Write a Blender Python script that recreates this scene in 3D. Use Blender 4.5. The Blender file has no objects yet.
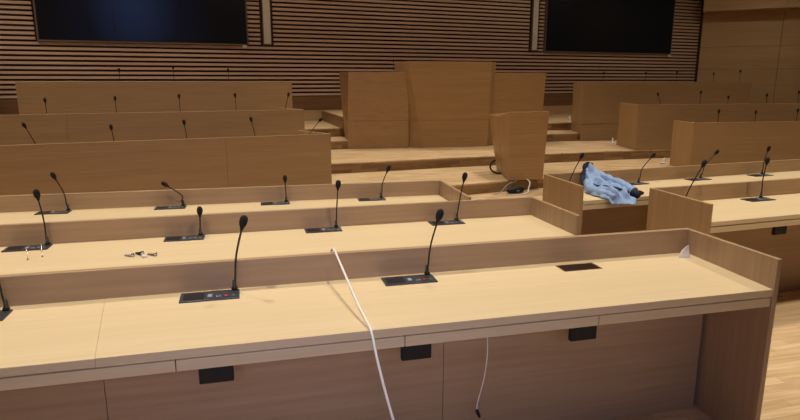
import bpy, bmesh, math, random
from mathutils import Vector, Matrix, noise
C = bpy.context.scene.collection
R = math.radians
random.seed(4)

# ------------------------------------------------------------------ materials
def new_mat(name):
    m = bpy.data.materials.new(name); m.use_nodes = True
    nt = m.node_tree; nt.nodes.clear()
    out = nt.nodes.new('ShaderNodeOutputMaterial'); b = nt.nodes.new('ShaderNodeBsdfPrincipled')
    nt.links.new(b.outputs[0], out.inputs[0])
    return m, nt, b
def ramp(nt, src, stops):
    r = nt.nodes.new('ShaderNodeValToRGB')
    el = r.color_ramp.elements
    while len(el) < len(stops): el.new(0.5)
    for e, (p, c) in zip(el, stops): e.position = p; e.color = (*c, 1)
    nt.links.new(src, r.inputs[0]); return r
def wood(name, dark, light, scale=(1.5, 40, 40), rough=.42, streak=.5, bump=.04):
    m, nt, b = new_mat(name)
    tc = nt.nodes.new('ShaderNodeTexCoord'); mp = nt.nodes.new('ShaderNodeMapping')
    mp.inputs['Scale'].default_value = scale
    nt.links.new(tc.outputs['Object'], mp.inputs[0])
    n = nt.nodes.new('ShaderNodeTexNoise'); n.inputs['Scale'].default_value = 1.0
    n.inputs['Detail'].default_value = 6; n.inputs['Roughness'].default_value = .62
    nt.links.new(mp.outputs[0], n.inputs['Vector'])
    n2 = nt.nodes.new('ShaderNodeTexNoise'); n2.inputs['Scale'].default_value = .16; n2.inputs['Detail'].default_value = 2
    nt.links.new(mp.outputs[0], n2.inputs['Vector'])
    mx = nt.nodes.new('ShaderNodeMix'); mx.data_type = 'FLOAT'; mx.inputs[0].default_value = .35
    nt.links.new(n.outputs['Fac'], mx.inputs[2]); nt.links.new(n2.outputs['Fac'], mx.inputs[3])
    r = ramp(nt, mx.outputs[0], [(.5 - streak * .36, dark), (.5 + streak * .36, light)])
    nt.links.new(r.outputs[0], b.inputs['Base Color'])
    b.inputs['Roughness'].default_value = rough
    bp = nt.nodes.new('ShaderNodeBump'); bp.inputs['Strength'].default_value = bump; bp.inputs['Distance'].default_value = .002
    nt.links.new(n.outputs['Fac'], bp.inputs['Height']); nt.links.new(bp.outputs[0], b.inputs['Normal'])
    return m
def parquet(name, riser=False, k=1.0):
    m, nt, b = new_mat(name)
    tc = nt.nodes.new('ShaderNodeTexCoord'); mp = nt.nodes.new('ShaderNodeMapping')
    nt.links.new(tc.outputs['Object'], mp.inputs[0])
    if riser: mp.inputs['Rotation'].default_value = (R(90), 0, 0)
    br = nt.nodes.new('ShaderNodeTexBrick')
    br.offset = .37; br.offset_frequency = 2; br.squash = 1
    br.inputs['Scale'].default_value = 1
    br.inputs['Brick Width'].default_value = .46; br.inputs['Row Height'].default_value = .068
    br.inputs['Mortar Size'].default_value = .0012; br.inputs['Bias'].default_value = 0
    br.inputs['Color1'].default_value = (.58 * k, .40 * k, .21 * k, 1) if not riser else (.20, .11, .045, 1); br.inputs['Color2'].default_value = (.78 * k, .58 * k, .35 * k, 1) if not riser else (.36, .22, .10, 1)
    br.inputs['Mortar'].default_value = (.40 * k, .27 * k, .14 * k, 1)
    nt.links.new(mp.outputs[0], br.inputs['Vector'])
    mp2 = nt.nodes.new('ShaderNodeMapping'); mp2.inputs['Scale'].default_value = (3, 40, 40)
    nt.links.new(tc.outputs['Object'], mp2.inputs[0])
    n = nt.nodes.new('ShaderNodeTexNoise'); n.inputs['Scale'].default_value = 1; n.inputs['Detail'].default_value = 5
    nt.links.new(mp2.outputs[0], n.inputs['Vector'])
    r = ramp(nt, n.outputs['Fac'], [(.3, (.72, .68, .62)), (.7, (1, 1, 1))])
    mx = nt.nodes.new('ShaderNodeMix'); mx.data_type = 'RGBA'; mx.blend_type = 'MULTIPLY'; mx.inputs[0].default_value = 1
    nt.links.new(br.outputs['Color'], mx.inputs[6]); nt.links.new(r.outputs[0], mx.inputs[7])
    nt.links.new(mx.outputs[2], b.inputs['Base Color'])
    b.inputs['Roughness'].default_value = .5
    return m
def plain(name, col, rough=.5, metal=0, spec=None, noise_amt=.12, scale=30):
    m, nt, b = new_mat(name)
    tc = nt.nodes.new('ShaderNodeTexCoord')
    n = nt.nodes.new('ShaderNodeTexNoise'); n.inputs['Scale'].default_value = scale; n.inputs['Detail'].default_value = 3
    nt.links.new(tc.outputs['Object'], n.inputs['Vector'])
    lo = tuple(c * (1 - noise_amt) for c in col); hi = tuple(min(1, c * (1 + noise_amt)) for c in col)
    r = ramp(nt, n.outputs['Fac'], [(.3, lo), (.7, hi)])
    nt.links.new(r.outputs[0], b.inputs['Base Color'])
    b.inputs['Roughness'].default_value = rough; b.inputs['Metallic'].default_value = metal
    if spec is not None: b.inputs['Specular IOR Level'].default_value = spec
    return m
OD = (.335, .215, .120); OL = (.45, .305, .18)
M = {}
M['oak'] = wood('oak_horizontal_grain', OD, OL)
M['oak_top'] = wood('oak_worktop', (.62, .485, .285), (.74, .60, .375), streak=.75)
M['oak_v'] = wood('oak_vertical_grain', OD, OL, (40, 40, 1.5))
M['oak_y'] = wood('oak_side_grain', OD, OL, (40, 1.5, 40))
M['podium'] = wood('podium_oak', (.31, .175, .073), (.41, .245, .11))
M['podium_v'] = wood('podium_oak_vertical', (.31, .175, .073), (.41, .245, .11), (40, 40, 1.5))
M['bench'] = wood('bench_oak', (.31, .19, .092), (.41, .265, .135))
M['bench_v'] = wood('bench_oak_vertical', (.35, .21, .095), (.46, .29, .14), (40, 40, 1.5))
M['wallwood'] = wood('wall_panel_oak', (.40, .255, .13), (.54, .355, .19), (.7, 22, 22), rough=.5)
M['slat'] = wood('slat_wood', (.44, .30, .22), (.60, .42, .32), (.8, 30, 30), rough=.55)
M['slatback'] = plain('slat_backing', (.055, .02, .012), .8)
M['dado'] = wood('dado_walnut', (.13, .065, .028), (.22, .12, .055), (1, 25, 25))
M['parquet'] = parquet('oak_parquet')
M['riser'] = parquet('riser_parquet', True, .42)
M['black'] = plain('black_plastic', (.010, .010, .012), .5, spec=.3)
M['blackmatte'] = plain('black_matt_foam', (.008, .006, .006), .9, noise_amt=.4, scale=300)
M['plate'] = plain('dark_console_plate', (.030, .036, .046), .32)
M['neck'] = plain('gooseneck_black_rubber', (.012, .009, .009), .4)
M['grey'] = plain('grey_button', (.30, .32, .34), .4)
M['white'] = plain('white_plastic', (.80, .79, .76), .4, noise_amt=.03)
M['red'] = plain('red_button', (.65, .02, .02), .35)
M['green'] = plain('green_button', (.05, .30, .12), .35)
M['cable'] = plain('white_cable', (.82, .80, .76), .45, noise_amt=.03)
M['chrome'] = plain('bright_steel', (.62, .60, .58), .25, metal=1, noise_amt=.05)
M['copper'] = plain('reddish_steel', (.55, .36, .30), .3, metal=.8, noise_amt=.05)
M['column'] = plain('grey_speaker_grille', (.62, .57, .52), .6, noise_amt=.15, scale=60)
M['frame'] = plain('bronze_screen_trim', (.13, .09, .07), .6)
M['ceil'] = plain('ceiling_paint', (.20, .15, .11), .9)
M['plainwall'] = plain('brown_wall_paint', (.18, .12, .08), .9)
M['darkbox'] = plain('dark_cabinet', (.02, .013, .01), .6)
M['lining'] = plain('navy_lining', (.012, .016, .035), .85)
def cloth():
    m, nt, b = new_mat('light_blue_cotton')
    tc = nt.nodes.new('ShaderNodeTexCoord')
    n = nt.nodes.new('ShaderNodeTexNoise'); n.inputs['Scale'].default_value = 14; n.inputs['Detail'].default_value = 6
    nt.links.new(tc.outputs['Object'], n.inputs['Vector'])
    r = ramp(nt, n.outputs['Fac'], [(.3, (.20, .31, .54)), (.7, (.30, .43, .68))])
    nt.links.new(r.outputs[0], b.inputs['Base Color']); b.inputs['Roughness'].default_value = .85
    w = nt.nodes.new('ShaderNodeTexNoise'); w.inputs['Scale'].default_value = 400
    nt.links.new(tc.outputs['Object'], w.inputs['Vector'])
    bp = nt.nodes.new('ShaderNodeBump'); bp.inputs['Strength'].default_value = .15; bp.inputs['Distance'].default_value = .002
    nt.links.new(w.outputs['Fac'], bp.inputs['Height']); nt.links.new(bp.outputs[0], b.inputs['Normal'])
    return m
M['cloth'] = cloth()
def screen_mat(name, glow, mid=(.0012, .0022, .0065)):
    m, nt, b = new_mat(name)
    b.inputs['Base Color'].default_value = (.006, .006, .008, 1); b.inputs['Roughness'].default_value = .35
    b.inputs['Specular IOR Level'].default_value = .25
    tc = nt.nodes.new('ShaderNodeTexCoord'); mp = nt.nodes.new('ShaderNodeMapping'); mp.vector_type = 'POINT'
    mp.inputs['Scale'].default_value = (.55, 1, .42)
    mp.inputs['Location'].default_value = (-1.05, 0, -.35)
    nt.links.new(tc.outputs['Object'], mp.inputs[0])
    g = nt.nodes.new('ShaderNodeTexGradient'); g.gradient_type = 'SPHERICAL'
    nt.links.new(mp.outputs[0], g.inputs[0])
    r = ramp(nt, g.outputs['Fac'], [(0, (.0004, .0005, .0010)), (.45, mid), (1, glow)])
    nt.links.new(r.outputs[0], b.inputs['Emission Color']); b.inputs['Emission Strength'].default_value = 1
    return m
M['screen_blue'] = screen_mat('screen_faint_blue', (.008, .016, .045))
M['screen_dark'] = screen_mat('screen_dark', (.0010, .0008, .0006), (.0006, .0006, .0008))
def sheet_mat():
    m, nt, b = new_mat('translucent_film')
    b.inputs['Base Color'].default_value = (.85, .83, .86, 1); b.inputs['Roughness'].default_value = .25
    b.inputs['Transmission Weight'].default_value = .55; b.inputs['IOR'].default_value = 1.2
    return m
M['film'] = sheet_mat()

# ------------------------------------------------------------------ mesh helpers
class MB:
    def __init__(s): s.bm = bmesh.new()
    def box(s, x0, x1, y0, y1, z0, z1):
        return s.loft([(x0, y0), (x1, y0), (x1, y1), (x0, y1)], z0, None, z1)
    def loft(s, bot, z0, top=None, z1=0):
        """closed solid between two polygons; z may be a number or a list"""
        top = top or bot; n = len(bot)
        zb = z0 if isinstance(z0, (list, tuple)) else [z0] * n
        zt = z1 if isinstance(z1, (list, tuple)) else [z1] * n
        a = [s.bm.verts.new((p[0], p[1], z)) for p, z in zip(bot, zb)]
        b = [s.bm.verts.new((p[0], p[1], z)) for p, z in zip(top, zt)]
        s.bm.faces.new(a[::-1]); s.bm.faces.new(b)
        for i in range(n):
            j = (i + 1) % n; s.bm.faces.new((a[i], a[j], b[j], b[i]))
        return s
    def tube(s, pts, r, seg=8, caps=True):
        pts = [Vector(p) for p in pts]; n = len(pts)
        rr = r if isinstance(r, (list, tuple)) else [r] * n
        rings = []; up = None
        for i, p in enumerate(pts):
            t = (pts[min(i + 1, n - 1)] - pts[max(i - 1, 0)]).normalized()
            if up is None:
                up = Vector((0, 0, 1)) if abs(t.z) < .9 else Vector((0, 1, 0))
            u = (up - t * up.dot(t)).normalized(); v = t.cross(u); up = u
            rings.append([s.bm.verts.new(p + (u * math.cos(2 * math.pi * k / seg) + v * math.sin(2 * math.pi * k / seg)) * rr[i]) for k in range(seg)])
        for a, b in zip(rings, rings[1:]):
            for k in range(seg):
                j = (k + 1) % seg; s.bm.faces.new((a[k], a[j], b[j], b[k]))
        if caps:
            s.bm.faces.new(rings[0][::-1]); s.bm.faces.new(rings[-1])
        return s
    def build(s, name, mat, parent=None, bevel=0, smooth=False, loc=None):
        bmesh.ops.recalc_face_normals(s.bm, faces=s.bm.faces)
        me = bpy.data.meshes.new(name); s.bm.to_mesh(me); s.bm.free()
        me.materials.append(mat if not isinstance(mat, str) else M[mat])
        if smooth:
            for p in me.polygons: p.use_smooth = True
        o = bpy.data.objects.new(name, me); C.objects.link(o)
        if loc: o.location = loc
        if parent: o.parent = parent
        if bevel:
            b = o.modifiers.new('bevel', 'BEVEL'); b.width = bevel; b.segments = 2; b.limit_method = 'ANGLE'
        return o
def spline(pts, n=24):
    """Catmull-Rom through the points"""
    P = [Vector(p) for p in pts]; P = [P[0] * 2 - P[1]] + P + [P[-1] * 2 - P[-2]]
    out = []
    for i in range(1, len(P) - 2):
        for k in range(n):
            t = k / n; a, b, c, d = P[i - 1], P[i], P[i + 1], P[i + 2]
            out.append(.5 * ((2 * b) + (c - a) * t + (2 * a - 5 * b + 4 * c - d) * t * t + (3 * b - a - 3 * c + d) * t ** 3))
    out.append(P[-2]); return out
def tag(o, label=None, cat=None, group=None, kind=None):
    if label: o['label'] = label
    if cat: o['category'] = cat
    if group: o['group'] = group
    if kind: o['kind'] = kind
    return o
def thing(name, label, cat, loc=(0, 0, 0), rot=0, group=None):
    o = bpy.data.objects.new(name, None); C.objects.link(o); o.empty_display_size = .1
    o.location = loc; o.rotation_euler = (0, 0, R(rot))
    return tag(o, label, cat, group)
def struct(name, mb, mat, bevel=0, loc=None):
    o = mb.build(name, mat, None, bevel, loc=loc); o['kind'] = 'structure'; return o

# ------------------------------------------------------------------ floor, platforms
SLATX, SLATY, SLATR = 9.3, 17.0, R(8.7)                     # line of the slatted back wall
def wall_y(x): return SLATY + (x - SLATX) * math.tan(SLATR)
XL, XR, YB = -9.0, 20.5, -3.2
def floor_z(y):
    if y <= 2.6: return 0.0
    if y >= 4.9: return -.08
    return -.08 * (y - 2.6) / 2.3
mb = MB()
ys = [YB, 2.6, 4.9, 18.6]; 
top = [(XL, y) for y in ys]
rows_ = []
for y in ys:
    rows_.append((mb.bm.verts.new((XL, y, floor_z(y))), mb.bm.verts.new((XR, y, floor_z(y))), mb.bm.verts.new((XL, y, -.3)), mb.bm.verts.new((XR, y, -.3))))
for a, b in zip(rows_, rows_[1:]):
    mb.bm.faces.new((a[0], a[1], b[1], b[0])); mb.bm.faces.new((a[2], b[2], b[3], a[3]))
    mb.bm.faces.new((a[0], b[0], b[2], a[2])); mb.bm.faces.new((a[1], a[3], b[3], b[1]))
mb.bm.faces.new((rows_[0][0], rows_[0][2], rows_[0][3], rows_[0][1])); mb.bm.faces.new((rows_[-1][0], rows_[-1][1], rows_[-1][3], rows_[-1][2]))
struct('floor', mb, 'parquet')

edge1 = [(-8.9, 6.42), (-2.65, 7.50), (1.10, 8.12), (3.13, 8.36), (4.5, 8.64), (5.8, 8.74), (7.44, 8.79), (12, 8.43), (19, 7.9)]
edge2 = [(-8.9, 8.42), (-3.235, 9.27), (.905, 9.87), (2.5, 10.02), (3.45, 10.15), (5.5, 10.30), (7.45, 10.40), (12, 10.2), (18.4, 9.95)]
edge3 = [(-8.9, 10.6), (-3.64, 11.30), (.87, 11.86), (1.75, 12.05), (4, 12.22), (6.6, 12.42), (7.41, 12.46), (7.50, 12.47), (12, 12.47), (16.4, 12.47)]
edge4 = [(-8.9, 12.2), (.87, 12.85), (2.1, 13.0), (4, 13.15), (7.0, 13.38), (12, 13.45), (15.5, 13.45)]
def back(pl):
    # close a platform polygon against the back wall (slat wall, then the oblique right wall)
    xr = pl[-1][0]; yw = 17.85 - (xr - 14.9) * .9 if xr > 14.9 else wall_y(xr)
    out = list(pl) + [(xr, yw - .03)]
    if xr > 14.9: out.append((14.88, wall_y(14.88) - .03))
    out.append((pl[0][0], wall_y(pl[0][0]) - .03))
    return out
def platform(name, edge, z0, z1, nosing=.0):
    # level surface with parquet, plus its darker fascia as one strip in front
    mb = MB(); mb.loft(back([(x, y + .02) for x, y in edge]), z0, None, z1)
    struct(name, mb, 'parquet')
    fb = MB()
    for (xa, ya), (xb, yb) in zip(edge, edge[1:]):
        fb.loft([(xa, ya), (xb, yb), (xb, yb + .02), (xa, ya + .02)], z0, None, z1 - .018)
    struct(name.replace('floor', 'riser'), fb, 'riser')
platform('floor_lower_platform', edge1, -.08, .08)
platform('floor_middle_platform', edge2, .08, .25)
platform('floor_step', edge3, .25, .42)
platform('floor_dais', edge4, .42, .60)
# upper platform behind the podium
up = [(2.0, 12.75), (6.3, 12.95), (6.32, wall_y(6.32) - .04), (1.93, wall_y(1.93) - .04)]
struct('floor_upper_platform', MB().loft(up, .60, None, .85), 'parquet')
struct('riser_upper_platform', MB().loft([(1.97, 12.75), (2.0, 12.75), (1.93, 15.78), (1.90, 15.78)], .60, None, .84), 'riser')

# ------------------------------------------------------------------ back wall with slats (local frame runs along the wall)
ang = SLATR
def wroot(x): return (x, wall_y(x), 0)
wl = 14.95
L = (wl + 9.2) / math.cos(ang)
mb = MB(); mb.box(-9.2, L - 9.2, .02, .25, -.1, 5.6)
wb = struct('wall_back', mb, 'slatback', loc=(0, 0, 0))
# world x -> local u on wall line through (x=0)
base = (0, wall_y(0), 0)
def U(x): return x / math.cos(ang)
wb.location = base; wb.rotation_euler = (0, 0, ang)
SCR = [(U(-4.27), U(.09)), (U(8.70), U(13.60))]
COL = [(U(.47), U(.69)), (U(8.19), U(8.44))]
SZ0 = 2.44
mb = MB(); z = 1.235
while z < 5.4:
    segs = [(-9.1, L - 9.43)]
    if z > SZ0 - .03:
        cuts = sorted([SCR[0], COL[0], SCR[1], COL[1]])
        if z > 4.9: cuts = []
        segs = []; p = -9.1
        for a, b in cuts: segs.append((p, a - .05)); p = b + .05
        segs.append((p, L - 9.43))
    for a, b in segs: mb.box(a, b, -.045, .02, z, z + .057)
    z += .103
o = struct('wall_back_slats', mb, 'slat'); o.location = base; o.rotation_euler = (0, 0, ang)
o = struct('baseboard_back', MB().box(-9.1, L - 9.43, -.03, .02, .85, 1.215), 'dado'); o.location = base; o.rotation_euler = (0, 0, ang)
o = struct('baseboard_back_plinth', MB().box(-9.1, L - 9.43, -.10, -.032, .6, .862), 'wallwood'); o.location = base; o.rotation_euler = (0, 0, ang)
# side returns: dark end post where the slats stop
o = struct('trim_1', MB().box(L - 9.43, L - 9.34, -.12, .02, .6, 5.5), 'slatback'); o.location = base; o.rotation_euler = (0, 0, ang)

# oblique right wall, three panel bands; the top band stands proud
def obl(name, y0, y1, z0, z1, mat='wallwood', bev=.006):
    mb = MB()
    for k in range(3):
        mb.box((.0 if k else .16) + k * 2.45, 2.445 + k * 2.45, y0, y1, z0, z1)
    o = struct(name, mb, mat, bev); o.location = (14.76, 17.83, 0); o.rotation_euler = (0, 0, R(-42)); return o
o = struct('trim_2', MB().box(0, .155, .10, .2, -.08, 5.5), 'slatback'); o.location = (14.76, 17.83, 0); o.rotation_euler = (0, 0, R(-42))
obl('wall_right', .0, .2, -.08, 1.98)
obl('wall_right_middle_panels', .0, .2, 1.985, 2.70)
obl('wall_right_recess_panels', .0, .2, 2.705, 3.79)
obl('wall_right_upper_panels', -.62, .2, 3.795, 5.5, bev=.004)
struct('wall_right_side', MB().box(XR - .1, XR + .1, YB, 13.2, -.3, 5.6), 'plainwall')
struct('wall_left', MB().box(XL - .2, XL, YB, 14.4, -.3, 5.6), 'plainwall')
struct('wall_front', MB().box(XL, XR, YB - .2, YB, -.3, 5.6), 'plainwall')
struct('ceiling', MB().box(XL - .2, XR + .2, YB - .2, 18.9, 5.5, 5.7), 'ceil')

# ------------------------------------------------------------------ screens and column loudspeakers
def screen(xa, xb, mat, label):
    a, b = U(xa), U(xb); w = b - a
    t = thing('video_wall_screen', label, 'screen', (xa, wall_y(xa), SZ0), math.degrees(ang), 'dark screens on the slatted wall')
    h = 2.5
    MB().box(.0, w, -.10, -.02, .04, h).build('housing', 'black', t)
    MB().box(.006, w - .006, -.112, -.101, .045, h - .006).build('display_panel', mat, t)
    f = MB(); f.box(-.035, -.001, -.10, -.02, -.0, h + .02); f.box(w + .001, w + .035, -.10, -.02, -.0, h + .02)
    f.box(-.035, w + .035, -.10, -.02, -.005, .036)
    f.build('trim_frame', 'frame', t)
    return t, w
t, w = screen(-4.24, .09, M['screen_blue'], 'large dark screen with a faint blue glow, upper left of slatted wall')
MB().box(w * .34 - .006, w * .34 + .006, -.116, -.1125, .075, 2.46).build('panel_seam', 'black', t)
t2, w2 = screen(8.70, 13.58, M['screen_dark'], 'large black screen on slatted wall, near the wood panelled right wall')
for tt, ww in ((t, w), (t2, w2)):
    MB().box(ww - .12, ww - .02, -.16, -.131, -.06, .0).build('corner_bracket', 'column', tt, .005)
for xa, lab in ((.475, 'tall grey column loudspeaker beside the blue glowing left screen'), (8.20, 'tall grey column loudspeaker beside the black right screen')):
    t = thing('column_loudspeaker', lab, 'loudspeaker', (xa, wall_y(xa), SZ0 + .02), math.degrees(ang), 'column loudspeakers on the slatted wall')
    MB().box(0, .21, -.10, -.02, 0, 2.4).build('enclosure', 'frame', t, .006)
    MB().box(.02, .19, -.112, -.101, .03, 2.37).build('grille', 'column', t, .004)
    MB().box(.05, .16, -.128, -.113, .06, .40).build('lower_grille_panel', 'column', t, .004)
    MB().box(.07, .14, -.02, 0, -.001, .08).build('wall_bracket', 'black', t)

# dark cabinet at the far left edge
t = thing('equipment_cabinet', 'tall dark cabinet against slatted wall at far left edge', 'cabinet', (-5.75, wall_y(-5.75) - .62, .6), math.degrees(ang))
MB().box(0, .68, 0, .40, 0, 1.0).build('body', 'darkbox', t, .008)
MB().box(.02, .66, -.018, -.001, .04, .97).build('door', 'darkbox', t, .004)
MB().box(.60, .62, -.04, -.019, .5, .64).build('handle', 'black', t, .003)

# ------------------------------------------------------------------ desks facing the podium
def desk(label, loc, rot, ztop, x0, x1, depth=.6, up=.12, left_end=False, right_end=False, skew=0.0, lsk=0.0, seams=(), modesty=(), boxes=(), bodymat='oak', zf=None, hatch=None, apron=(), group='desk rows facing the podium'):
    """local: x along the row, y=0 the desk side of the upstand, desktop towards -y"""
    zf = floor_z(loc[1]) if zf is None else zf
    t = thing('council_desk', label, 'desk', (loc[0], loc[1], zf), rot, group)
    T = ztop - zf; th = .031
    sk = lambda x, y: x + skew * (x1 - x < .02) * (y / depth)     # only the right end is skewed
    cuts = [x0] + list(seams) + [x1]
    for i, (a, b) in enumerate(zip(cuts, cuts[1:])):
        a0 = a + (.0003 if i else 0); b0 = b - (.0003 if b != x1 else 0)
        a1 = a0 + (.085 if (i and seams) else 0)                  # seams run radially
        b1 = b0 + (.085 if b != x1 else 0)
        fl = [(a1 if i else a0 - lsk, -depth), (sk(b, -depth) if b == x1 else b1, -depth), (b0, -.001), (a0, -.001)]
        mb = MB()
        if hatch and a <= hatch[0] <= b:
            hx0, hx1, hy0, hy1 = hatch
            xs_ = lambda y_: a0 + (fl[0][0] - a0) * (y_ / -depth)
            mb.loft([fl[0], fl[1], (b0, hy0), (xs_(hy0), hy0)], T - th, None, T)
            mb.loft([(xs_(hy0), hy0), (hx0, hy0), (hx0, hy1), (xs_(hy1), hy1)], T - th, None, T); mb.box(hx1, b0 - .004, hy0, hy1, T - th, T)
            mb.loft([(xs_(hy1), hy1), (b0, hy1), (b0, -.001), (a0, -.001)], T - th, None, T)
            mb.build('desktop', 'oak_top', t)
            MB().box(hx0, hx1, hy0, hy1, T - .05, T - .024).build('cable_hatch', 'darkbox', t)['label'] = 'dark open cable slot'
            f = MB(); f.box(hx0, hx1, hy0, hy0 + .006, T - .024, T + .001); f.box(hx0, hx1, hy1 - .006, hy1, T - .024, T + .001)
            f.box(hx0, hx0 + .006, hy0 + .0062, hy1 - .0062, T - .024, T + .001); f.box(hx1 - .006, hx1, hy0 + .0062, hy1 - .0062, T - .024, T + .001)
            f.build('hatch_frame', 'dado', t)
        else:
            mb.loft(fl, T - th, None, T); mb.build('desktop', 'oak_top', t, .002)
    # upstand panel running down to the floor
    le = .03 if left_end else 0; re = .03 if right_end else 0
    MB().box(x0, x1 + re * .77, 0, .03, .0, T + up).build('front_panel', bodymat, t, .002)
    if right_end:
        xo = x1 + .001
        pl = [(xo + skew * -1.0 , -depth - .004), (xo + .022 - skew, -depth - .004), (xo + .022, -.001), (xo, -.001)]
        MB().loft(pl, 0, None, [T + up + (.012 if skew else 0), T + up + (.012 if skew else 0), T + up, T + up]).build('end_panel', 'oak_v' if bodymat == 'oak' else 'bench_v', t, .002)
    if left_end:
        MB().loft([(x0 - .026 - lsk, -depth - .004), (x0 - .001 - lsk, -depth - .004), (x0 - .001, .0299), (x0 - .026, .0299)], 0, None, T + up).build('end_panel', 'oak_v' if bodymat == 'oak' else 'bench_v', t, .002)
    # apron drawers strip under the front edge
    ac = list(apron) or [x0 - lsk, x1]
    for a, b in zip(ac, ac[1:]):
        MB().box(a + .0015, b - .0015, -depth + .002, -depth + .024, T - .076, T - th - .0055).build('apron_panel', 'oak_top', t, .0015)
    MB().box(x0 + .002, x1 - .04 if skew else x1 - .002, -depth + .034, -depth + .05, T - .07, T - th - .001).build('support_rail', 'dado', t)
    mc = list(modesty) or [x0, x1]
    for a, b in zip(mc, mc[1:]):
        MB().box(a + .001, b - .001, -.20, -.18, .0, T - th - .001).build('modesty_panel', bodymat, t, .0015)
    for bx in boxes:
        bb = MB().box(bx - .056, bx + .056, -depth + .012, -depth + .035, T - .137, T - .0765).build('socket_box', 'black', t, .004)
        MB().box(bx - .05, bx + .05, -depth + .0105, -depth + .0119, T - .133, T - .079).build('socket_cover', 'black', bb, .001)
    return t
desk('longest nearest desk row in the foreground, with open cable slot and white cable across it', (0, 2.489), 0, .75, -3.2, 2.125, .568, right_end=True, skew=.035,
     seams=(-.585,), apron=(-3.2, -2.6, -1.83, -1.06, -.265, .505, 1.28, 2.088), modesty=(-3.2, -1.95, -.574, .774, 2.095), boxes=(-.93, -.142, .552, 1.226),
     hatch=(1.37, 1.565, -.14, -.045))
desk('second desk row from the front, with small loose metal bits lying on it', (0, 3.63), .5, .71, -3.6, 1.84, .57, right_end=True)
desk('third desk row from the front, below the tall front bench on the left', (0, 4.752), -2.0, .67, -4.0, 1.53, .74, right_end=True)
desk('right hand desk row just behind the corner of the nearest desk, vertical grain end panel', (2.88, 3.745), 4.2, .71, .0, 4.2, .585, left_end=True, lsk=.055, boxes=(.575, 1.9), bodymat='bench',
     group='desk rows right of the aisle')
desk('right hand desk row with the blue jacket lying on it', (2.565, 4.785), 5.6, .67, .0, 4.6, .615, left_end=True, lsk=.075, boxes=(.66, 2.0), bodymat='bench',
     group='desk rows right of the aisle')

# ------------------------------------------------------------------ tall benches facing the camera (desk behind)
def bench(label, loc, rot, z0, ztop, x0, x1, group, seams=(), plinth=None, far_end=.95, skewl=0.0, skewr=0.0, up=.15):
    t = thing('dais_bench', label, 'bench desk', (loc[0], loc[1], z0), rot, group)
    T = ztop - z0; c = [x0] + list(seams) + [x1]
    zb = plinth - z0 if plinth else 0
    for a, b in zip(c, c[1:]):
        MB().box(a + (.001 if a != x0 else 0), b - (.001 if b != x1 else 0), 0, .04, zb + (.004 if plinth else 0), T).build('front_panel', 'bench', t, .002)
    if plinth:
        MB().box(x0, x1, .006, .04, 0, zb - .004).build('plinth_panel', 'bench', t, .002)
        MB().box(x0 + .01, x1 - .01, .041, .05, 0, zb + .02).build('plinth_backing', 'darkbox', t)
    zl = .0
    MB().loft([(x0, .041), (x0 + .04, .041), (x0 + .04 + skewl, far_end), (x0 + skewl, far_end)], zl, None, T).build('end_panel', 'bench_v', t, .002)
    MB().loft([(x1 - .04, .041), (x1, .041), (x1 + skewr, far_end), (x1 - .04 + skewr, far_end)], zl, None, T).build('end_panel', 'bench_v', t, .002)
    MB().box(x0 + .3, x1 - .3, .055, .60, T - up - .03, T - up).build('desktop', 'oak_top', t, .002)
    MB().box(x0 + .3, x0 + .33, .055, .5, .0, T - up - .031).build('desk_support', 'bench_v', t)
    MB().box(x1 - .33, x1 - .3, .055, .5, .0, T - up - .031).build('desk_support', 'bench_v', t)
    return t
BL = 'tiered benches left of the podium'; BR = 'tiered benches right of the podium'
bench('lowest left bench, long oak front panel nearest the desk rows', (1.093, 8.15), 9.5, .08, .90, -6.5, 0, BL, seams=(-1.385,), skewr=-.22, far_end=.8)
bench('middle left bench, oak front panel behind the lowest left bench', (.905, 9.895), 8.3, .25, 1.15, -6.6, 0, BL, seams=(-3.4,), skewr=-.22)
bench('highest left bench, shorter oak front panel under the blue glowing screen', (.87, 11.9), 7, .42, 1.588, -4.57, 0, BL, seams=(-2.2,), skewr=-.2)
bench('lowest right bench, oak panel directly behind the desk row with the blue jacket', (7.44, 8.81), -4.5, .08, .90, 0, 5.2, BR, skewl=.04, far_end=.66)
bench('middle right bench with orange-brown end panel, between the two other right benches', (7.47, 10.42), -2.4, .25, 1.145, 0, 6.3, BR, skewl=.22, far_end=1.05)
bench('highest right bench under the black screen, split by a low horizontal seam', (7.42, 12.38), 0, .25, 1.578, 0, 4.56, BR, plinth=.63, skewl=.28, far_end=.95)

# ------------------------------------------------------------------ central podium
t = thing('presidential_podium', 'wide stepped oak podium with taller middle block at the centre of stage', 'podium', (4.1, 12.2, .25))
def P(l): return [(x - 4.1, y - 12.2) for x, y in l]
zs = .81
def slab(name, bot, top_, ztop, mat, seam=True, rim=True):
    # front-facing hull, split by a shadow seam at zs
    f = (zs - .25) / (ztop - .25)
    mid = [(a[0] + (b[0] - a[0]) * f, a[1] + (b[1] - a[1]) * f) for a, b in zip(bot, top_)]
    MB().loft(P(bot), 0, P(mid), zs - .252).build(name + '_plinth', mat, t, .003)
    MB().loft(P(mid), zs - .248, P(top_), ztop - .25).build(name + '_panel', mat, t, .003)
    ins = [(x + (.012 if i in (0, 3) else -.012), y + (.012 if i in (0, 1) else -.012)) for i, (x, y) in enumerate(mid)] if len(mid) == 4 else mid
slab('left_wing', [(1.960, 12.06), (3.205, 11.94), (3.205, 12.55), (2.0, 12.60)], [(1.995, 12.06), (3.20, 11.94), (3.20, 12.62), (1.90, 12.66)], 1.775, 'podium')
slab('right_wing', [(4.93, 12.0), (6.22, 12.06), (6.18, 12.60), (4.93, 12.55)], [(4.93, 12.0), (6.30, 12.06), (6.38, 12.66), (4.93, 12.62)], 1.768, 'podium')
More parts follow.
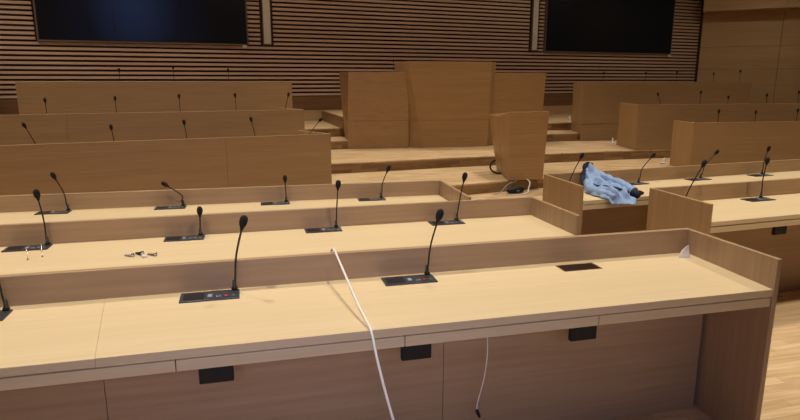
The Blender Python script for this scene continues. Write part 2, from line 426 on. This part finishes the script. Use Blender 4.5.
cb = [(3.215, 12.02), (3.49, 11.86), (4.90, 11.86), (5.03, 11.985), (5.03, 12.7), (3.215, 12.7)]
ct = [(3.13, 12.06), (3.16, 11.86), (4.955, 11.86), (5.11, 12.02), (5.11, 12.75), (3.11, 12.75)]
f = (zs - .25) / (1.985 - .25)
cm = [(a[0] + (b[0] - a[0]) * f, a[1] + (b[1] - a[1]) * f) for a, b in zip(cb, ct)]
MB().loft(P(cb), 0, P(cm), zs - .252).build('middle_plinth', 'podium', t, .003)
MB().loft(P(cm), zs - .248, P(ct), 1.985 - .25).build('middle_panel', 'podium', t, .003)
g = [(x * .985 + 4.1 * .015, y + .01) for x, y in cm]
MB().loft(P([(2.1, 12.075), (3.22, 12.03), (3.22, 12.5), (2.12, 12.55)]), zs - .2519, None, zs - .2481).build('seam_backing', 'darkbox', t)
MB().loft(P([(4.95, 12.03), (6.1, 12.075), (6.1, 12.5), (4.95, 12.5)]), zs - .2519, None, zs - .2481).build('seam_backing', 'darkbox', t)
MB().loft(P([(3.3, 11.95), (3.5, 11.872), (4.85, 11.872), (4.9, 11.95), (4.9, 12.6), (3.3, 12.6)]), zs - .2519, None, zs - .2481).build('seam_backing', 'darkbox', t)

# ------------------------------------------------------------------ lectern
t = thing('lectern', 'oak lectern tapering towards its base, standing alone on the lower platform', 'lectern', (4.15, 8.8, .08))
def Q(l): return [(x - 4.15, y - 8.8) for x, y in l]
bot = [(3.885, 8.49), (4.46, 8.49), (4.62, 9.60), (4.16, 9.60)]
topl = [(3.858, 8.476), (4.512, 8.476), (4.72, 9.60), (3.985, 9.60)]
MB().loft(Q([(3.93, 8.53), (4.43, 8.53), (4.56, 9.54), (4.20, 9.54)]), 0, None, .012).build('plinth', 'darkbox', t)
def lerp(a, b, f): return (a[0] + (b[0] - a[0]) * f, a[1] + (b[1] - a[1]) * f)
# front panel, side panels, back, sloping top
fb = [bot[0], bot[1], (bot[1][0] - .01, bot[1][1] + .03), (bot[0][0] + .005, bot[0][1] + .03)]
ft = [topl[0], topl[1], (topl[1][0] - .005, topl[1][1] + .03), (topl[0][0] - .0, topl[0][1] + .03)]
MB().loft(Q(fb), .012, Q(ft), 1.063).build('front_panel', 'podium', t, .003)
def side(b0, b1, t0, t1, th, name):
    # side panel whose top edge drops behind the front and then runs level
    f = .45
    bp = [b0, lerp(b0, b1, f), b1]; tp = [t0, lerp(t0, t1, f), t1]
    bb = bp + [(x + th, y) for x, y in bp[::-1]]; tt_ = tp + [(x + th, y) for x, y in tp[::-1]]
    MB().loft(Q(bb), .012, Q(tt_), [1.06, .965, .973, .973, .965, 1.06]).build(name, 'podium_v', t, .002)
side((bot[0][0] + .005, bot[0][1] + .031), bot[3], (topl[0][0] + .002, topl[0][1] + .031), topl[3], .03, 'side_panel')
side((bot[1][0] - .035, bot[1][1] + .031), (bot[2][0] - .03, bot[2][1]), (topl[1][0] - .034, topl[1][1] + .031), (topl[2][0] - .03, topl[2][1]), .03, 'side_panel')
MB().loft(Q([(3.90, 8.51), (4.47, 8.51), (4.66, 9.58), (4.03, 9.58)]), [1.0, 1.0, .90, .90], None, [1.02, 1.02, .92, .92]).build('reading_top', 'podium', t, .003)
MB().box(-.2, .25, .12, .30, .5, .52).build('shelf', 'podium', t, .002)
c = MB().tube(spline([(-.10, .62, .21), (-.17, .60, .17), (-.22, .54, .09), (-.18, .46, .028), (-.09, .38, .016), (-.02, .42, .018)], 10), .016, 8).build('black_cable', 'black', t, smooth=True)

# adapter and cables on the floor before the lectern
t = thing('power_adapter', 'small black adapter on the floor in front of the lectern', 'adapter', (3.93, 8.30, -.08), 8)
MB().tube([(-.16, 0, .046), (-.13, 0, .05), (0, 0, .06), (.11, 0, .05), (.14, 0, .046)], [.016, .04, .05, .04, .016], 12).build('body', 'black', t, smooth=True)
MB().box(-.02, .02, -.056, -.048, .045, .06).build('indicator', 'grey', t)
tag(MB().tube(spline([(4.17, 8.62, .089), (4.19, 8.47, .100), (4.18, 8.36, .06), (4.13, 8.30, -.02), (4.09, 8.24, -.062), (3.95, 8.17, -.071), (3.7, 8.15, -.071)], 10), .009, 8).build('white_cable', 'cable', smooth=True),
    'short white cable dropping from lectern base over the step to floor', 'cable')
tag(MB().tube(spline([(4.05, 8.55, .086), (3.95, 8.40, .088), (3.80, 8.335, .06), (3.66, 8.30, -.055), (3.55, 8.28, -.073)], 10), .006, 8).build('thin_cable', 'grey', smooth=True),
    'thin grey cable running beside the white one in front of lectern', 'cable')
tag(MB().tube(spline([(2.70, 7.70, -.073), (2.9, 7.85, -.073), (3.25, 8.0, -.073), (3.4, 7.6, -.073)], 10), .007, 8).build('thin_cable', 'cable', smooth=True),
    'thin pale cable on the floor left of the lectern', 'cable')
# cable ends by the right benches
for i, (x, y, z, lab) in enumerate(((7.53, 9.64, .08, 'small white cable end on floor beside the lowest right bench'),
                      (7.82, 11.75, .25, 'small white cable end on floor beside the middle right bench'),
                      (8.05, 14.0, .60, 'small white cable end on dais floor beside the highest right bench'))):
    if i == 2: x, y, z = 8.15, 14.2, .60
    t = thing('floor_cable_end', lab, 'cable', (x, y, z), 20 * i, 'white cable ends beside the right benches')
    MB().box(-.05, .05, -.03, .03, 0, .03).build('plug', 'white', t, .006)
    MB().tube(spline([(.0, .0, .032), (.02, .02, .08), (.06, .03, .10), (.08, .04, .05), (.09, .05, .012)], 6), .010, 6).build('cord', 'cable', t, smooth=True)

# ------------------------------------------------------------------ microphones
def mic_parts(t, b, h, scale=1.0, seg=10, kink=None):
    """b, h local points: foot of the gooseneck and centre of the windscreen"""
    b = Vector(b); h = Vector(h); d = h - b; Ln = d.length
    k1 = b + Vector((0, 0, .05 * scale)); 
    side = kink if kink is not None else Vector((0, 0, Ln * .28))
    m1 = b + Vector((0, 0, .16 * Ln)) + Vector((d.x, d.y, 0)) * .10
    m2 = b + Vector((d.x * .42, d.y * .42, 0)) + Vector((0, 0, d.z * .52))
    if kink is not None: m2 = m2 + kink
    pts = spline([b + Vector((0, 0, .012)), m1, m2, h], 8)
    MB().tube(pts, .0042 * scale, 8).build('gooseneck', 'neck', t, smooth=True)
    MB().tube([b, b + Vector((0, 0, .010)), b + Vector((0, 0, .012)), b + Vector((0, 0, .040 * scale))], [.0125 * scale, .0125 * scale, .0085 * scale, .0065 * scale], 12).build('neck_socket', 'black', t, smooth=True)
    ax = (pts[-1] - pts[-4]).normalized()
    hl = .052 * scale; r = .0165 * scale
    prof = [(-.5, .35), (-.46, .62), (-.32, .86), (-.1, 1), (.15, 1), (.33, .86), (.45, .55), (.5, .12)]
    MB().tube([h + ax * (hl * a) for a, _ in prof], [r * q for _, q in prof], 16).build('windscreen', 'blackmatte', t, smooth=True)
    MB().tube([h - ax * hl * .72, h - ax * hl * .46], [.007 * scale, .009 * scale], 10).build('collar', 'black', t, smooth=True)
def console(t, x0, x1, y0, y1, red=True):
    """flush control plate, local coordinates about the gooseneck foot, z=0 the desktop"""
    p = MB().box(x0, x1, y0, y1, 0, .006).build('control_plate', 'plate', t, .0015)
    w = x1 - x0
    MB().box(x0 + w * .06, x0 + w * .40, y0 + .018, y1 - .018, .0062, .008).build('speaker_grille', 'black', t, .001)
    MB().box(x0 + w * .46, x0 + w * .54, y0 + .03, y0 + .062, .0062, .0085).build('display_window', 'grey', t, .001)
    for q in (.61, .66):
        MB().box(x0 + w * q, x0 + w * q + .007, y0 + .022, y0 + .034, .0062, .009).build('button', 'grey', t, .001)
    MB().box(x0 + w * .745, x0 + w * .745 + .014, y0 + .024, y0 + .036, .0062, .0095).build('talk_button', 'red' if red else 'grey', t, .001)
    MB().box(x0 + w * .87, x0 + w * .87 + .012, y0 + .024, y0 + .034, .0062, .0088).build('button', 'green' if red else 'grey', t, .001)
def front_mic(b, h, plate, label, red=True, scale=1.0, rot=0, kink=None, pl=True):
    t = thing('gooseneck_microphone', label, 'microphone', b, rot, 'gooseneck microphones on the desk rows')
    c_, s_ = math.cos(-R(rot)), math.sin(-R(rot))
    d = (h[0] - b[0], h[1] - b[1], h[2] - b[2]); d = (d[0] * c_ - d[1] * s_, d[0] * s_ + d[1] * c_, d[2])
    if plate: console(t, *plate, red=red)
    mic_parts(t, (0, 0, .006 if plate else 0), d, scale, kink=kink)
    return t
PL = (-.210, .020, -.098, .006)
Z1, Z2, Z3 = .75, .71, .67
P2 = (-.195, .024, -.098, .006)
front_mic((-.915, 2.43, Z1), (-.965, 2.40, 1.045), PL, 'microphone and console cut by the left picture edge, nearest desk row', kink=Vector((.008, 0, 0)))
front_mic((-.085, 2.455, Z1), (-.034, 2.43, 1.049), PL, 'tallest looking microphone on the nearest desk row, left of the white cable', kink=Vector((-.006, 0, 0)))
front_mic((.745, 2.452, Z1), (.79, 2.42, 1.034), PL, 'microphone leaning right on nearest desk row, right of the white cable', kink=Vector((-.006, 0, 0)))
front_mic((-1.105, 3.59, Z2), (-1.117, 3.56, 1.006), P2, 'microphone on second desk row beside two thin upright pins', red=False, kink=Vector((.004, 0, 0)))
front_mic((-.298, 3.60, Z2), (-.292, 3.585, .864), P2, 'short upright microphone on second desk row, right of the loose metal bits', red=False)
front_mic((.503, 3.60, Z2), (.517, 3.57, .989), P2, 'upright microphone on second desk row, right behind the white cable end', red=False)
front_mic((1.292, 3.60, Z2), (1.330, 3.57, 1.006), P2, 'microphone on second desk row nearest its right end', red=False)
front_mic((-1.30, 4.755, Z3), (-1.362, 4.725, .940), P2, 'leftmost microphone on the third desk row, leaning left', red=False, rot=-2, kink=Vector((.012, 0, 0)))
front_mic((-.500, 4.728, Z3), (-.618, 4.70, .850), P2, 'microphone bent sharply left on the third desk row', red=False, rot=-2, kink=Vector((.045, 0, -.01)))
front_mic((.268, 4.70, Z3), (.264, 4.68, .862), P2, 'short straight microphone on third desk row, second from its right end', red=False, rot=-2)
front_mic((1.025, 4.675, Z3), (1.083, 4.65, .917), P2, 'microphone leaning right on third desk row, nearest its right end', red=False, rot=-2, kink=Vector((-.012, 0, 0)))
PR = (-.20, .035, -.105, .008)
front_mic((3.10, 3.70, Z2), (3.225, 3.68, 1.013), (-.17, .03, -.105, .008), 'microphone leaning right behind the end panel of the nearer right desk row', red=False, rot=4.2)
front_mic((3.845, 3.755, Z2), (3.827, 3.72, 1.008), PR, 'upright microphone on the nearer right desk row, close to the right picture edge', red=False, rot=4.2, kink=Vector((-.01, 0, 0)))
front_mic((2.745, 4.745, Z3), (2.85, 4.72, .957), (-.14, .03, -.105, .008), 'microphone left of the blue jacket, on the farther right desk row', red=False, rot=5.6)
front_mic((3.525, 4.83, Z3), (3.640, 4.80, .928), PR, 'microphone just right of the blue jacket on the farther right desk row', red=False, rot=5.6, kink=Vector((-.03, 0, 0)))
front_mic((4.27, 4.90, Z3), (4.40, 4.87, .928), PR, 'leaning microphone on farther right desk row, third along from the aisle', red=False, rot=5.6, kink=Vector((-.03, 0, 0)))
front_mic((5.06, 4.965, Z3), (5.07, 4.93, .938), PR, 'microphone on farther right desk row, last one before the right picture edge', red=False, rot=5.6, kink=Vector((-.012, 0, 0)))

def back_mics(pts, zdesk, where, group, lean, names):
    for (x, y, z), ln, nm in zip(pts, lean, names):
        t = thing('gooseneck_microphone', nm + ' microphone behind ' + where, 'microphone', (x + ln, y, zdesk), 0, group)
        mic_parts(t, (0, 0, 0), (-ln, 0, z - zdesk), 1.2)
N5 = ['leftmost', 'second from left', 'middle', 'second from right', 'rightmost']
back_mics([(-2.454, 7.698, 1.112), (-1.577, 7.845, 1.063), (-.761, 7.982, 1.100), (.054, 8.118, 1.116)], .75, 'the lowest left bench', 'microphones behind the lowest left bench', [.13, .03, .03, .06], ['leftmost, leaning', 'second from left', 'third from left', 'fourth from left'])
tq = thing('gooseneck_microphone', 'leaning microphone at right end of the lowest left bench, seen against the steps', 'microphone', (.74, 8.235, .75), 0, 'microphones behind the lowest left bench')
mic_parts(tq, (0, 0, 0), (.235, .03, .335), 1.2)
back_mics([(-2.728, 9.507, 1.34), (-1.845, 9.635, 1.358), (-.974, 9.762, 1.378), (-.158, 9.881, 1.386)], 1.0, 'the middle left bench', 'microphones behind the middle left bench', [0, 0, 0, .01], ['leftmost', 'second from left', 'third from left', 'fourth from left'])
tq = thing('gooseneck_microphone', 'microphone at right end behind the middle left bench', 'microphone', (.59, 10.0, 1.0), 0, 'microphones behind the middle left bench')
mic_parts(tq, (0, 0, 0), (.085, 0, .39), 1.2)
back_mics([(-2.126, 11.673, 1.788), (-1.24, 11.782, 1.847), (-.291, 11.899, 1.80)], 1.438, 'the highest left bench', 'microphones behind the highest left bench', [0, .0, 0], ['left', 'middle', 'right'])
back_mics([(7.994, 8.907, 1.088), (8.722, 8.85, 1.065), (9.561, 8.784, 1.093)], .75, 'the lowest right bench', 'microphones behind the lowest right bench', [0, 0, 0], ['left', 'middle', 'right'])
back_mics([(7.969, 10.539, 1.347), (8.939, 10.499, 1.382), (9.592, 10.471, 1.28), (10.506, 10.433, 1.316), (11.282, 10.40, 1.374)], .995, 'the middle right bench', 'microphones behind the middle right bench', [.12, 0, 0, .02, 0], N5)
back_mics([(7.988, 12.52, 1.779), (9.093, 12.52, 1.783), (9.933, 12.52, 1.808), (10.973, 12.52, 1.77), (11.73, 12.52, 1.838)], 1.428, 'the highest right bench', 'microphones behind the highest right bench', [0, 0, 0, 0, 0], N5)
for x, nm in ((3.12, 'left'), (5.10, 'right')):
    tq = thing('gooseneck_microphone', 'microphone head peeking over ' + nm + ' shoulder of the central podium', 'microphone', (x + (-.12 if x < 4 else .12), 12.40, 1.775 if x < 4 else 1.768), 0, 'microphones on the central podium')
    mic_parts(tq, (0, 0, 0), (0, 0, .235), 1.0)

# ------------------------------------------------------------------ things on the desks
c = tag(MB().tube(spline([(.335, 2.66, .765), (.336, 2.56, .868), (.341, 2.512, .8765), (.343, 2.47, .872), (.352, 2.30, .838), (.365, 2.08, .79), (.378, 1.95, .762), (.381, 1.905, .748), (.392, 1.86, .66), (.418, 1.82, .53), (.452, 1.80, .40), (.50, 1.76, .25)], 10), .0047, 10).build('white_cable', 'cable', smooth=True),
        'long white cable draped over nearest desk and hanging from its front edge', 'cable')
t = thing('hanging_lead', 'thin pale lead with black plug hanging under the nearest desk', 'cable', (.885, 2.10, .66))
MB().tube(spline([(.01, .02, .0), (.012, 0, -.12), (.002, 0, -.24), (-.024, 0, -.35), (-.026, 0, -.385)], 8), .0022, 8).build('lead', 'cable', t, smooth=True)
MB().tube([(-.026, 0, -.383), (-.024, 0, -.395), (-.014, 0, -.42)], [.005, .008, .006], 10).build('plug', 'black', t, smooth=True)
for (x, y), lab in (((-1.118, 3.31), 'left one of two thin upright metal pins on second desk row'), ((-1.062, 3.35), 'right one of two thin upright metal pins, nearer the microphone')):
    t = thing('metal_pin', lab, 'pin', (x, y, Z2), 0, 'upright metal pins on the second desk row')
    MB().tube([(0, 0, 0), (0, 0, .004), (0, 0, .0045), (0, 0, .062)], [.006, .006, .0024, .0024], 10).build('shaft', 'copper', t, smooth=True)
    MB().tube([(0, 0, .0625), (0, 0, .069)], [.004, .0035], 10).build('head', 'chrome', t, smooth=True)
# loose bits
def screwdriver_bit(x, y, a, L_, mat, lab):
    t = thing('metal_screw', lab, 'screw', (x, y, Z2), a, 'loose metal bits on the second desk row')
    MB().tube([(0, 0, .0065), (L_, 0, .0055)], [.0062, .0042], 8).build('shank', mat, t, smooth=True)
    MB().tube([(-.008, 0, .0105), (0, 0, .0095)], [.0105, .009], 10).build('screw_head', 'chrome', t, smooth=True)
screwdriver_bit(-.612, 3.235, 148, .045, 'grey', 'small loose screw lying apart, leftmost of the metal bits')
screwdriver_bit(-.563, 3.235, 128, .062, 'black', 'dark screw lying left of the white plug')
screwdriver_bit(-.572, 3.277, 158, .035, 'black', 'short dark screw at the back of the loose bits')
screwdriver_bit(-.500, 3.225, 148, .045, 'dado', 'brownish screw lying right of the white plug')
t = thing('small_plug', 'tiny round white plug among the loose metal bits', 'plug', (-.548, 3.205, Z2))
MB().tube([(0, 0, 0), (0, 0, .014), (0, 0, .018)], [.013, .013, .009], 14).build('cap', 'white', t, smooth=True)
MB().tube([(0, 0, .0181), (0, 0, .0195)], [.0035, .003], 10).build('hole', 'black', t)
# folded film in the corner of the nearest desk
mb = MB(); bm = mb.bm
A = [bm.verts.new(v) for v in ((0, 0, 0), (.058, -.012, 0), (.062, .012, .062), (.03, .02, .03))]
B = [bm.verts.new(v) for v in ((0.001, .0015, 0), (.059, -.0105, 0), (.063, .0135, .062), (.031, .0215, .03))]
bm.faces.new(A); bm.faces.new(B[::-1])
for i in range(4): bm.faces.new((A[i], A[(i + 1) % 4], B[(i + 1) % 4], B[i]))
o = mb.build('plastic_film', 'film', loc=(2.02, 2.41, Z1 + .0005))
tag(o, 'small folded translucent plastic piece standing in the desk corner', 'plastic film')

# ------------------------------------------------------------------ blue jacket on the farther right desk row
t = thing('blue_jacket', 'crumpled light blue jacket lying on the farther right desk row', 'jacket', (2.95, 4.5, Z3))
def V(p): return Vector((p[0] - 2.95, p[1] - 4.5, p[2] - Z3))
spine = spline([V(p) for p in ((2.985, 4.87, .83), (2.98, 4.80, .845), (2.95, 4.68, .80), (2.92, 4.55, .765), (2.90, 4.42, .75), (2.885, 4.30, .74), (2.88, 4.20, .72), (2.875, 4.12, .66))], 8)
wid = [.03, .06, .10, .13, .145, .145, .125, .085]
def widf(f):
    k = f * (len(wid) - 1); i = min(int(k), len(wid) - 2); return wid[i] + (wid[i + 1] - wid[i]) * (k - i)
mb = MB(); bm = mb.bm; NU, NV = len(spine), 44
grid = []
for i, p in enumerate(spine):
    f = i / (NU - 1); row = []
    for j in range(NV):
        v = j / (NV - 1) * 2 - 1
        w_ = widf(f) * (1 + .12 * noise.noise(Vector((f * 6, v * 2, 3))) + .06 * math.sin(f * 40 + v))
        x = p.x + v * w_
        y = p.y + .02 * noise.noise(Vector((v * 3, f * 5, 9))) - .03 * v * f
        zbase = .006
        prof = (1 - abs(v) ** 2.6)
        ztop_ = p.z * prof + zbase
        fold = .020 * math.sin(v * 9 + 4.5 * f + 1.5 * noise.noise(Vector((f * 4, v, 0)))) * min(1, prof * 1.5) * (.4 + f)
        fold += .030 * (.5 - abs(noise.noise(Vector((x * 17 + y * 5, y * 7, 2)))) * 2) * prof
        lowz = .004 + .002 * (1 + noise.noise(Vector((x * 30, y * 30, 5)))) if p.y > -.30 else -.045
        zz = max(lowz, ztop_ + fold)
        if p.y < -.29: y -= .02; zz = max(-.06, min(zz, .03 - .10 * (f - .9) / .1 * .6)) if f > .93 else zz
        if p.y > .24:    # over the upstand
            zz = max(zz, .12 + .012)
        row.append(bm.verts.new((x, y, zz)))
    grid.append(row)
for a, b in zip(grid, grid[1:]):
    for j in range(NV - 1): bm.faces.new((a[j], a[j + 1], b[j + 1], b[j]))
o = mb.build('body', 'cloth', t, smooth=True)
s = o.modifiers.new('thick', 'SOLIDIFY'); s.thickness = .004; s.offset = 1
s = o.modifiers.new('sub', 'SUBSURF'); s.levels = 1; s.render_levels = 1
def sleeve(name, pts, radii, mat, sq=.75, seed=0):
    mb = MB(); sp = spline([V(p) for p in pts], 8); n = len(sp)
    rr = [radii[0] + (radii[-1] - radii[0]) * i / (n - 1) for i in range(n)]
    rr = [r_ * (1 + .05 * math.sin(i * 1.15 + seed)) for i, r_ in enumerate(rr)]
    mb.tube(sp, rr, 18)
    for v in mb.bm.verts: v.co += Vector((1, 1, .6)) * .016 * noise.noise(v.co * 15 + Vector((seed, 0, 0)))
    return mb.build(name, mat, t, smooth=True)
sleeve('sleeve', [(2.99, 4.72, .80), (3.00, 4.58, .775), (3.015, 4.44, .76), (3.02, 4.34, .745), (3.03, 4.25, .728), (3.035, 4.20, .715)], (.034, .039), 'cloth', seed=1)
sleeve('sleeve', [(2.86, 4.62, .735), (2.80, 4.48, .71), (2.78, 4.34, .705), (2.80, 4.22, .70), (2.83, 4.15, .69)], (.034, .030), 'cloth', seed=3)
sleeve('cuff_lining', [(3.025, 4.195, .712), (3.03, 4.165, .702), (3.03, 4.15, .696)], (.040, .030), 'lining', seed=1)['label'] = 'dark navy cuff lining'
sleeve('collar_lining', [(2.925, 4.79, .815), (2.93, 4.80, .85), (2.965, 4.81, .868), (3.01, 4.80, .858)], (.016, .018), 'lining', seed=2)['label'] = 'dark navy collar lining'
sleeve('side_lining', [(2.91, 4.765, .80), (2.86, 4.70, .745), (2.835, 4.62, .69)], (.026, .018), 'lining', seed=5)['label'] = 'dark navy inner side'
sleeve('fold_shade', [(2.83, 4.50, .735), (2.85, 4.34, .752), (2.90, 4.22, .748), (2.95, 4.15, .728)], (.007, .009), 'lining', seed=7)['label'] = 'dark strip standing in for shade between the folds'  # thin dark tube laid in as the shade of the crevice
t = thing('black_glove', 'small crumpled black item lying at the jacket cuff on desk edge', 'glove', (3.125, 4.27, Z3), 30)
mb = MB().tube([(-.06, 0, .016), (-.03, .005, .022), (.02, .0, .020), (.06, -.01, .014), (.075, -.012, .010)], [.010, .022, .020, .012, .005], 12); mb.build('palm', 'blackmatte', t, smooth=True)
MB().tube([(-.055, .03, .012), (-.05, .035, .035), (-.045, .04, .055)], [.010, .016, .009], 10).build('finger', 'blackmatte', t, smooth=True)

# ------------------------------------------------------------------ lights
def spot(x, y, z, power, col=(1, .885, .735), size=100, rad=.045, blend=1.0, tilt=0):
    l = bpy.data.lights.new('ceiling_downlight', 'SPOT'); l.energy = power; l.color = col
    l.spot_size = R(size); l.spot_blend = blend; l.shadow_soft_size = rad
    o = bpy.data.objects.new('ceiling_downlight', l); C.objects.link(o); o.location = (x, y, z); o.rotation_euler = (R(tilt), 0, 0)
    return o
for y, p in ((1.9, 440), (4.3, 365), (7.3, 360), (9.9, 350), (12.9, 270)):
    for x in (-4.6, -1.4, 1.8, 5.0, 8.2, 11.4):
        spot(x + (.2 if y > 4 else 0), y, 5.3, p * (1.0 if x < 7 else .7))
# wall washers aimed at the slatted wall
for x in (-6, -2.5, 1, 4.5, 8, 11.5):
    spot(x, wall_y(x) - 3.0, 5.3, 78, (1, .85, .66), 130, tilt=28)
spot(14.5, 13.6, 5.2, 105, (1, .86, .64), 130, tilt=22); spot(16, 10.5, 5.2, 105, (1, .86, .64), 130, tilt=20)
# added cool fill behind the camera, no real source; greys nearest desk panels
l = bpy.data.lights.new('added_cool_fill', 'AREA'); l.energy = 10; l.spread = R(90); l.color = (.55, .60, 1); l.shape = 'RECTANGLE'; l.size = .9; l.size_y = .6
o = bpy.data.objects.new('added_cool_fill', l); C.objects.link(o); o.location = (-.1, -.9, 1.9); o.rotation_euler = (R(66), 0, R(-8))
w = bpy.data.worlds.new('room'); bpy.context.scene.world = w; w.use_nodes = True
w.node_tree.nodes['Background'].inputs[0].default_value = (.02, .016, .012, 1)

# ------------------------------------------------------------------ camera
cam = bpy.data.cameras.new('camera'); cam.sensor_width = 36; cam.lens = 27
o = bpy.data.objects.new('camera', cam); C.objects.link(o); o.location = (0, 0, 1.6)
o.rotation_euler = (R(90) - math.atan(129 / 600), 0, R(-14.2)); cam.clip_end = 100
sc = bpy.context.scene; sc.camera = o
sc.view_settings.view_transform = 'Standard'; sc.view_settings.look = 'None'; sc.view_settings.gamma = 1
sc.view_settings.use_curve_mapping = False; sc.view_settings.exposure = 0
